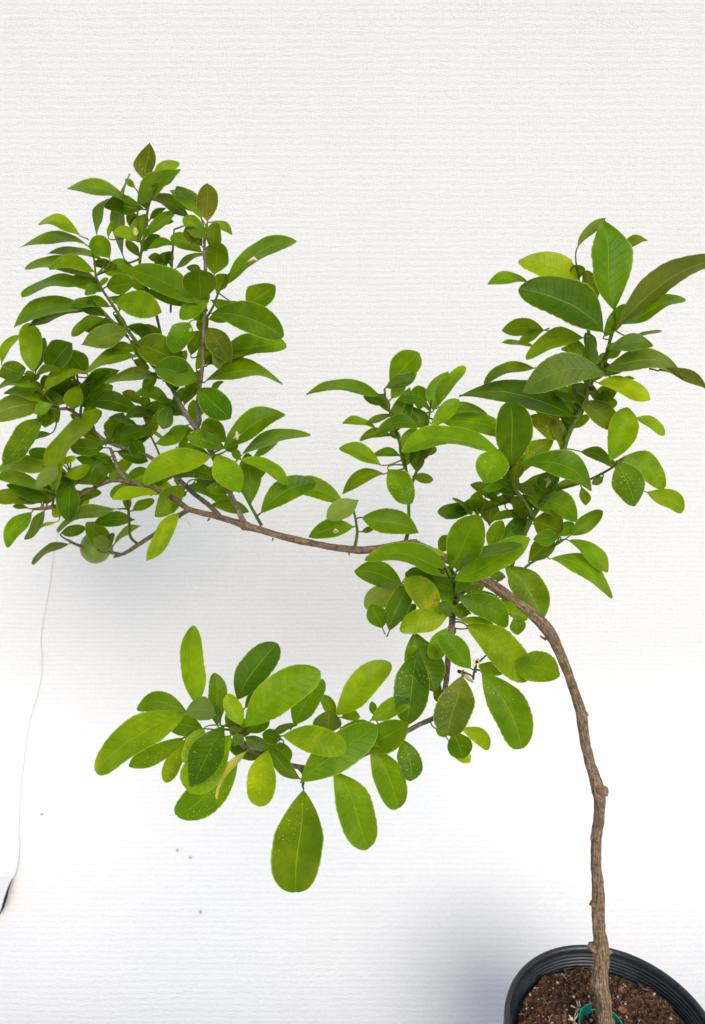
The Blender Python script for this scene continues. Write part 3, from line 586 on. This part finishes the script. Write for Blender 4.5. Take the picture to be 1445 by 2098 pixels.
    for i in range(7):
        t = i/6; p = S*(1-t)**2 + Mp*2*t*(1-t) + (B+e*2*s)*t*t
        pts.append((p.x, p.y, p.z, (2.0-.5*t)*s*(1.1 if lp > 120 else .85)))
    pc = (col[0]*.6+.06, col[1]*.6+.07, .008, 1)
    tube(mb, pts, 6, 0, col=pc)
    k0 = len(mb.uv)-42
    for i in range(k0, len(mb.uv)): mb.uv[i] = (.1, .3)
    return B
ALL = []
for ck, txt in LEAVES.items():
    ox, oy, sc_ = CROPS[ck]
    for rec in txt.replace('\n', '').split(';'):
        f = rec.split()
        if len(f) < 8: continue
        bx, by, tx, ty, wp, c, L = map(float, f[:7])
        ALL.append((ox+bx*sc_, oy+by*sc_, ox+tx*sc_, oy+ty*sc_, wp*sc_, c, L, f[7]))
rf = random.Random(21)
for (x0, y0, x1, y1, cnt, L0) in [(30, 760, 330, 1010, 30, 2), (200, 560, 420, 860, 24, 2), (1080, 740, 1250, 880, 14, 2), (1060, 860, 1200, 1020, 8, 2), (930, 980, 1130, 1130, 18, 2), (180, 560, 300, 700, 8, 3), (270, 400, 430, 560, 8, 2), (360, 860, 520, 1040, 8, 2), (400, 1480, 640, 1570, 10, 2), (860, 1150, 960, 1260, 6, 3), (60, 990, 280, 1090, 8, 2), (790, 830, 890, 960, 5, 2), (380, 540, 440, 760, 4, 2)]:
    cand = [q for q in STEM if x0 < q[0] < x1 and y0 < q[1] < y1]
    for k in range(cnt):
        q = rf.choice(cand); a = rf.uniform(0, 6.28) if rf.random() < .3 else rf.gauss(1.9, .9)
        l = rf.uniform(48, 84)*(1 if x0 < 400 else .95); b0 = (q[0]+math.cos(a)*8, q[1]-math.sin(a)*8)
        ALL.append((b0[0], b0[1], b0[0]+math.cos(a)*l, b0[1]-math.sin(a)*l*.7, l*rf.uniform(.28, .46), rf.uniform(0, 8), L0+rf.uniform(-1, 1), rf.choice('ddnno')))
print('LEAVES', len(ALL))
# the hundred that show largest (size and nearness) become parts of their own, the rest one mass of foliage
order = sorted(range(len(ALL)), key=lambda i: -math.hypot(ALL[i][2]-ALL[i][0], ALL[i][3]-ALL[i][1])*ALL[i][4]*(1+.12*ALL[i][6]))
big = set(order[:100])
rest = MB()
for i, lf in enumerate(ALL):
    if i in big:
        m_ = MB(); B = build_leaf(m_, *lf, sd=i*13+5); m_.build('leaf', M_LEAF, plant, B)
    else: build_leaf(rest, *lf, sd=i*13+5)
tag(rest.build('foliage', M_LEAF, plant, plant.location), kind='stuff')

# ------------------------------------------------------------ fruit, flowers, buds
def fruit_material():
    g = G('green_citrus_peel'); pos = g.n('ShaderNodeTexCoord').outputs['Object']
    n = g.noise(pos, 60, 3).outputs[0]; vo = g.n('ShaderNodeTexVoronoi'); vo.inputs['Scale'].default_value = 700; g.l(pos, vo.inputs['Vector'])
    c = g.mix(g.ramp(n, .35, .7), (.12, .19, .004), (.19, .27, .005))
    return g.fin(g.pr(c, .38, .5, vo.outputs['Distance'], .35, .0008))
M_FRUIT = fruit_material()
mb = MB(); fd = .915; fc = at(196, 1122, fd); blob(mb, fc, 31/F_PX*fd, (1, 1, 1.06), .03, 4, 0, 4)
fr = mb.build('fruit', M_FRUIT, plant, fc)
tag(fr, 'small round green citrus fruit')
mb = MB(); tube(mb, [(*at(196, 1096, fd), .0012), (*at(200, 1115, .905), .0014), (*at(198, 1124, .90), .0012)], 8); mb.build('fruit_stalk', M_TWIG, fr, fc).location = (0, 0, 0)

def flower(px, py, d, rp, col, n, name):
    mb = MB(); c = at(px, py, d); s = d/F_PX; rk = random.Random(int(px))
    for k in range(n):
        a = 2*math.pi*k/n+rk.uniform(-.2, .2); dr = RT*math.cos(a)+UP*math.sin(a); pn = RT*-math.sin(a)+UP*math.cos(a)
        r1 = rp*s*rk.uniform(.8, 1.15)
        P = [c+dr*r1*.25-pn*r1*.16, c+dr*r1*.25+pn*r1*.16, c+dr*r1*.7+pn*r1*.3-FW*r1*.35, c+dr*r1*1.0-FW*r1*.45, c+dr*r1*.7-pn*r1*.3-FW*r1*.35, c+dr*r1*.6-FW*r1*.1]
        mb.add(P, [(0, 1, 5), (1, 2, 5), (2, 3, 5), (3, 4, 5), (4, 0, 5)], None, 0, col)
    blob(mb, c+FW*.0005, rp*s*.38, (1, 1, 1), .3, 2, 0, 2, (.09, .03, .012))
    tube(mb, [(*(c+FW*.0004), rp*s*.4), (*(c+FW*.003-UP*.002), rp*s*.22), (*at(px-2, py+22, d+.004), 2*s)], 8, 0, col=(.11, .2, .03))
    return mb.build(name, M_DRY, plant, c)
flower(977, 1356, .628, 10, (.62, .56, .27), 5, 'flower')
flower(950, 1377, .630, 7, (.50, .30, .13), 4, 'withered_flower')
mb = MB(); tube(mb, [(*at(x, y, .632), r_/F_PX*.63) for x, y, r_ in [(940, 1378, 2), (946, 1377, 4.5), (953, 1383, 4.2), (962, 1392, 4), (970, 1398, 1.5)]], 8, col=(.45, .33, .19))
blob(mb, at(941, 1376, .630), 4/F_PX*.63, (1, 1, 1), .5, 3, 0, 2, (.03, .015, .012))
mb.build('withered_flower', M_DRY, plant, at(950, 1380, .632))
for (x, y, d, r_, cc) in [(278, 476, .70, 5.5, (.50, .48, .12)), (971, 1057, .74, 4.5, (.62, .52, .24)), (391, 681, .69, 4.5, (.35, .42, .16)), (486, 893, .695, 3.5, (.6, .5, .25))]:
    mb = MB(); s = d/F_PX
    tube(mb, catmull([(*at(x+1, y+9, d), r_*s*.35), (*at(x, y+5, d-.001), r_*s*.8), (*at(x, y, d-.001), r_*s), (*at(x-.5, y-6, d-.001), r_*s*.8), (*at(x-1, y-10, d-.001), r_*s*.2)], 4), 10, col=cc)
    mb.build('flower_bud', M_DRY, plant, at(x, y, d))
# thorny dark tendril stuck between the centre leaves
mb = MB(); dk = (.018, .010, .008); q = .610
for P in [[(897, 1165), (903, 1167), (909, 1168), (913, 1166), (916, 1172), (919, 1180), (922, 1187)], [(905, 1167), (904, 1173), (908, 1175), (911, 1171)], [(914, 1167), (910, 1162)]]:
    tube(mb, [(*at(x, y, q), 1.7/F_PX*q) for x, y in P], 7, 0, .4, 2, col=dk)
mb.build('withered_tendril', M_DRY, plant, at(912, 1170, q))
mb = MB(); blob(mb, at(1213, 796, .672), 6.5/F_PX*.672, (1, .8, .8), .5, 7, 0, 2, (.035, .012, .010)); tube(mb, [(*at(1216, 797, .671), .0005), (*at(1220, 800, .671), .0004), (*at(1221, 806, .671), .0002)], 6, col=dk)
mb.build('dead_bud', M_DRY, plant, at(1213, 796, .672))

# ------------------------------------------------------------ loose bits lying on the leaves and on the cloth
def husk(pts, d, cc, name, label, cat, group=None):
    mb = MB(); tube(mb, [(*at(x, y, d), r_/F_PX*d) for x, y, r_ in pts], 8, 0, .35, pts[0][0], col=cc)
    o = mb.build(name, M_DRY, None, at(pts[0][0], pts[0][1], d)); tag(o, label, cat, group)
PCOL = (.62, .48, .30)
husk([(507, 537, 1), (514, 533, 3), (521, 529, 3.6), (525, 533, 2.6), (528, 536, 1.2)], .672, PCOL, 'fallen_petal', 'dry cream petal lying on the long leaf pointing up right from the left crown', 'petal')
husk([(682, 1090, .8), (688, 1085, 3), (693, 1088, 2.5), (684, 1092, 1.2)], .682, PCOL, 'fallen_petal', 'curled cream petal on the small leaf just above the horizontal branch', 'petal')
husk([(1117, 983, 1.5), (1122, 981, 4.2), (1126, 986, 3.8), (1121, 993, 2.4), (1119, 999, 1)], .695, (.5, .36, .24), 'fallen_petal', 'tan curled petal caught on a dark leaf in front of the right stem', 'petal')
husk([(478, 899, .8), (483, 894, 1.8), (489, 893, 1.4), (492, 889, .8)], .682, (.6, .52, .35), 'fallen_petal', 'thin pale petal shred at the base of the leaf right of the left stem', 'petal')
husk([(365, 1062, .6), (375, 1064, 1.1), (384, 1065, 1.1), (389, 1074, .9), (391, 1078, .5)], .735, (.62, .45, .36), 'fallen_blossom', 'pinkish dry blossom shred hanging below the left fork of the branch', 'dry blossom')
for (x, y, r_, lb) in [(363, 1741, 3.2, 'tiny grey speck, upper of the two close together on the white cloth at lower left'), (390, 1756, 3.2, 'tiny grey speck, lower of the two close together on the white cloth at lower left'), (411, 1868, 3.4, 'dark speck on the white cloth nearest the bottom, below the two grey ones'), (86, 1668, 2.6, 'short dark shred on the cloth beside the lifted fabric edge')]:
    xx, s = s_of(x, y); p = cloth_pt(xx, s, .0008)
    mb = MB(); blob(mb, p, r_/F_PX*1.25, (1.5 if x < 100 else .9, .6, 1), .5, x, 0, 2, (.45, .43, .41)); o = mb.build('debris', M_DRY, None, p)
    tag(o, lb, 'speck', 'specks of debris on the white cloth')

# ------------------------------------------------------------ green plastic collar round the trunk
cc = on_z(1231, 2114, SOILZ+.006); mb = MB(); rr = .0215; vs_ = []; NT = 60
def wall(a0, a1, z0, z1, rad=rr, lean=.0):
    vs_ = []; n = 40
    for i in range(n+1):
        a = R_(a0+(a1-a0)*i/n)
        for (dr, z) in ((0, z0), (0, z1), (.0011, z1), (.0011, z0)):
            vs_.append((cc.x+(rad+dr+lean*(z-z0))*math.cos(a), cc.y+(rad+dr+lean*(z-z0))*math.sin(a), cc.z+z))
    fs = [(i*4+k, i*4+(k+1) % 4, (i+1)*4+(k+1) % 4, (i+1)*4+k) for i in range(n) for k in range(4)]+[(3, 2, 1, 0), tuple(n*4+k for k in range(4))]
    mb.add(vs_, fs)
wall(-70, 62, -.012, .009); wall(62, 100, -.012, .004); wall(100, 158, -.012, .013); wall(158, 235, -.012, .008)
o = mb.build('plastic_collar', M_TAG, None, cc, smooth=False)
tag(o, 'bright green plastic collar tag around the trunk at the soil in the pot', 'plant tag')
# pale dry flower cluster on the soil beside the collar
mb = MB(); rk = random.Random(5); c0 = on_z(1180, 2078, SOILZ+.012)
for (px, py) in ((1187, 2068), (1176, 2092)):
    c0 = on_z(px, py, SOILZ+.010)
    for k in range(11):
        a = rk.uniform(0, 6.28); d = Vector((math.cos(a), math.sin(a), rk.uniform(.1, .7)))*rk.uniform(.003, .008)
        tube(mb, [(*c0, .0005), (*(c0+d*.6), .0007), (*(c0+d), .0009), (*(c0+d*1.15), .0004)], 6, 0, col=rk.choice([(.55, .52, .32), (.62, .58, .40), (.42, .40, .22)]))
o = mb.build('dry_flower_cluster', M_DRY, None, c0); tag(o, 'pale dry flower cluster lying on the soil beside the green collar', 'dry flowers')

sc.render.engine = 'CYCLES'
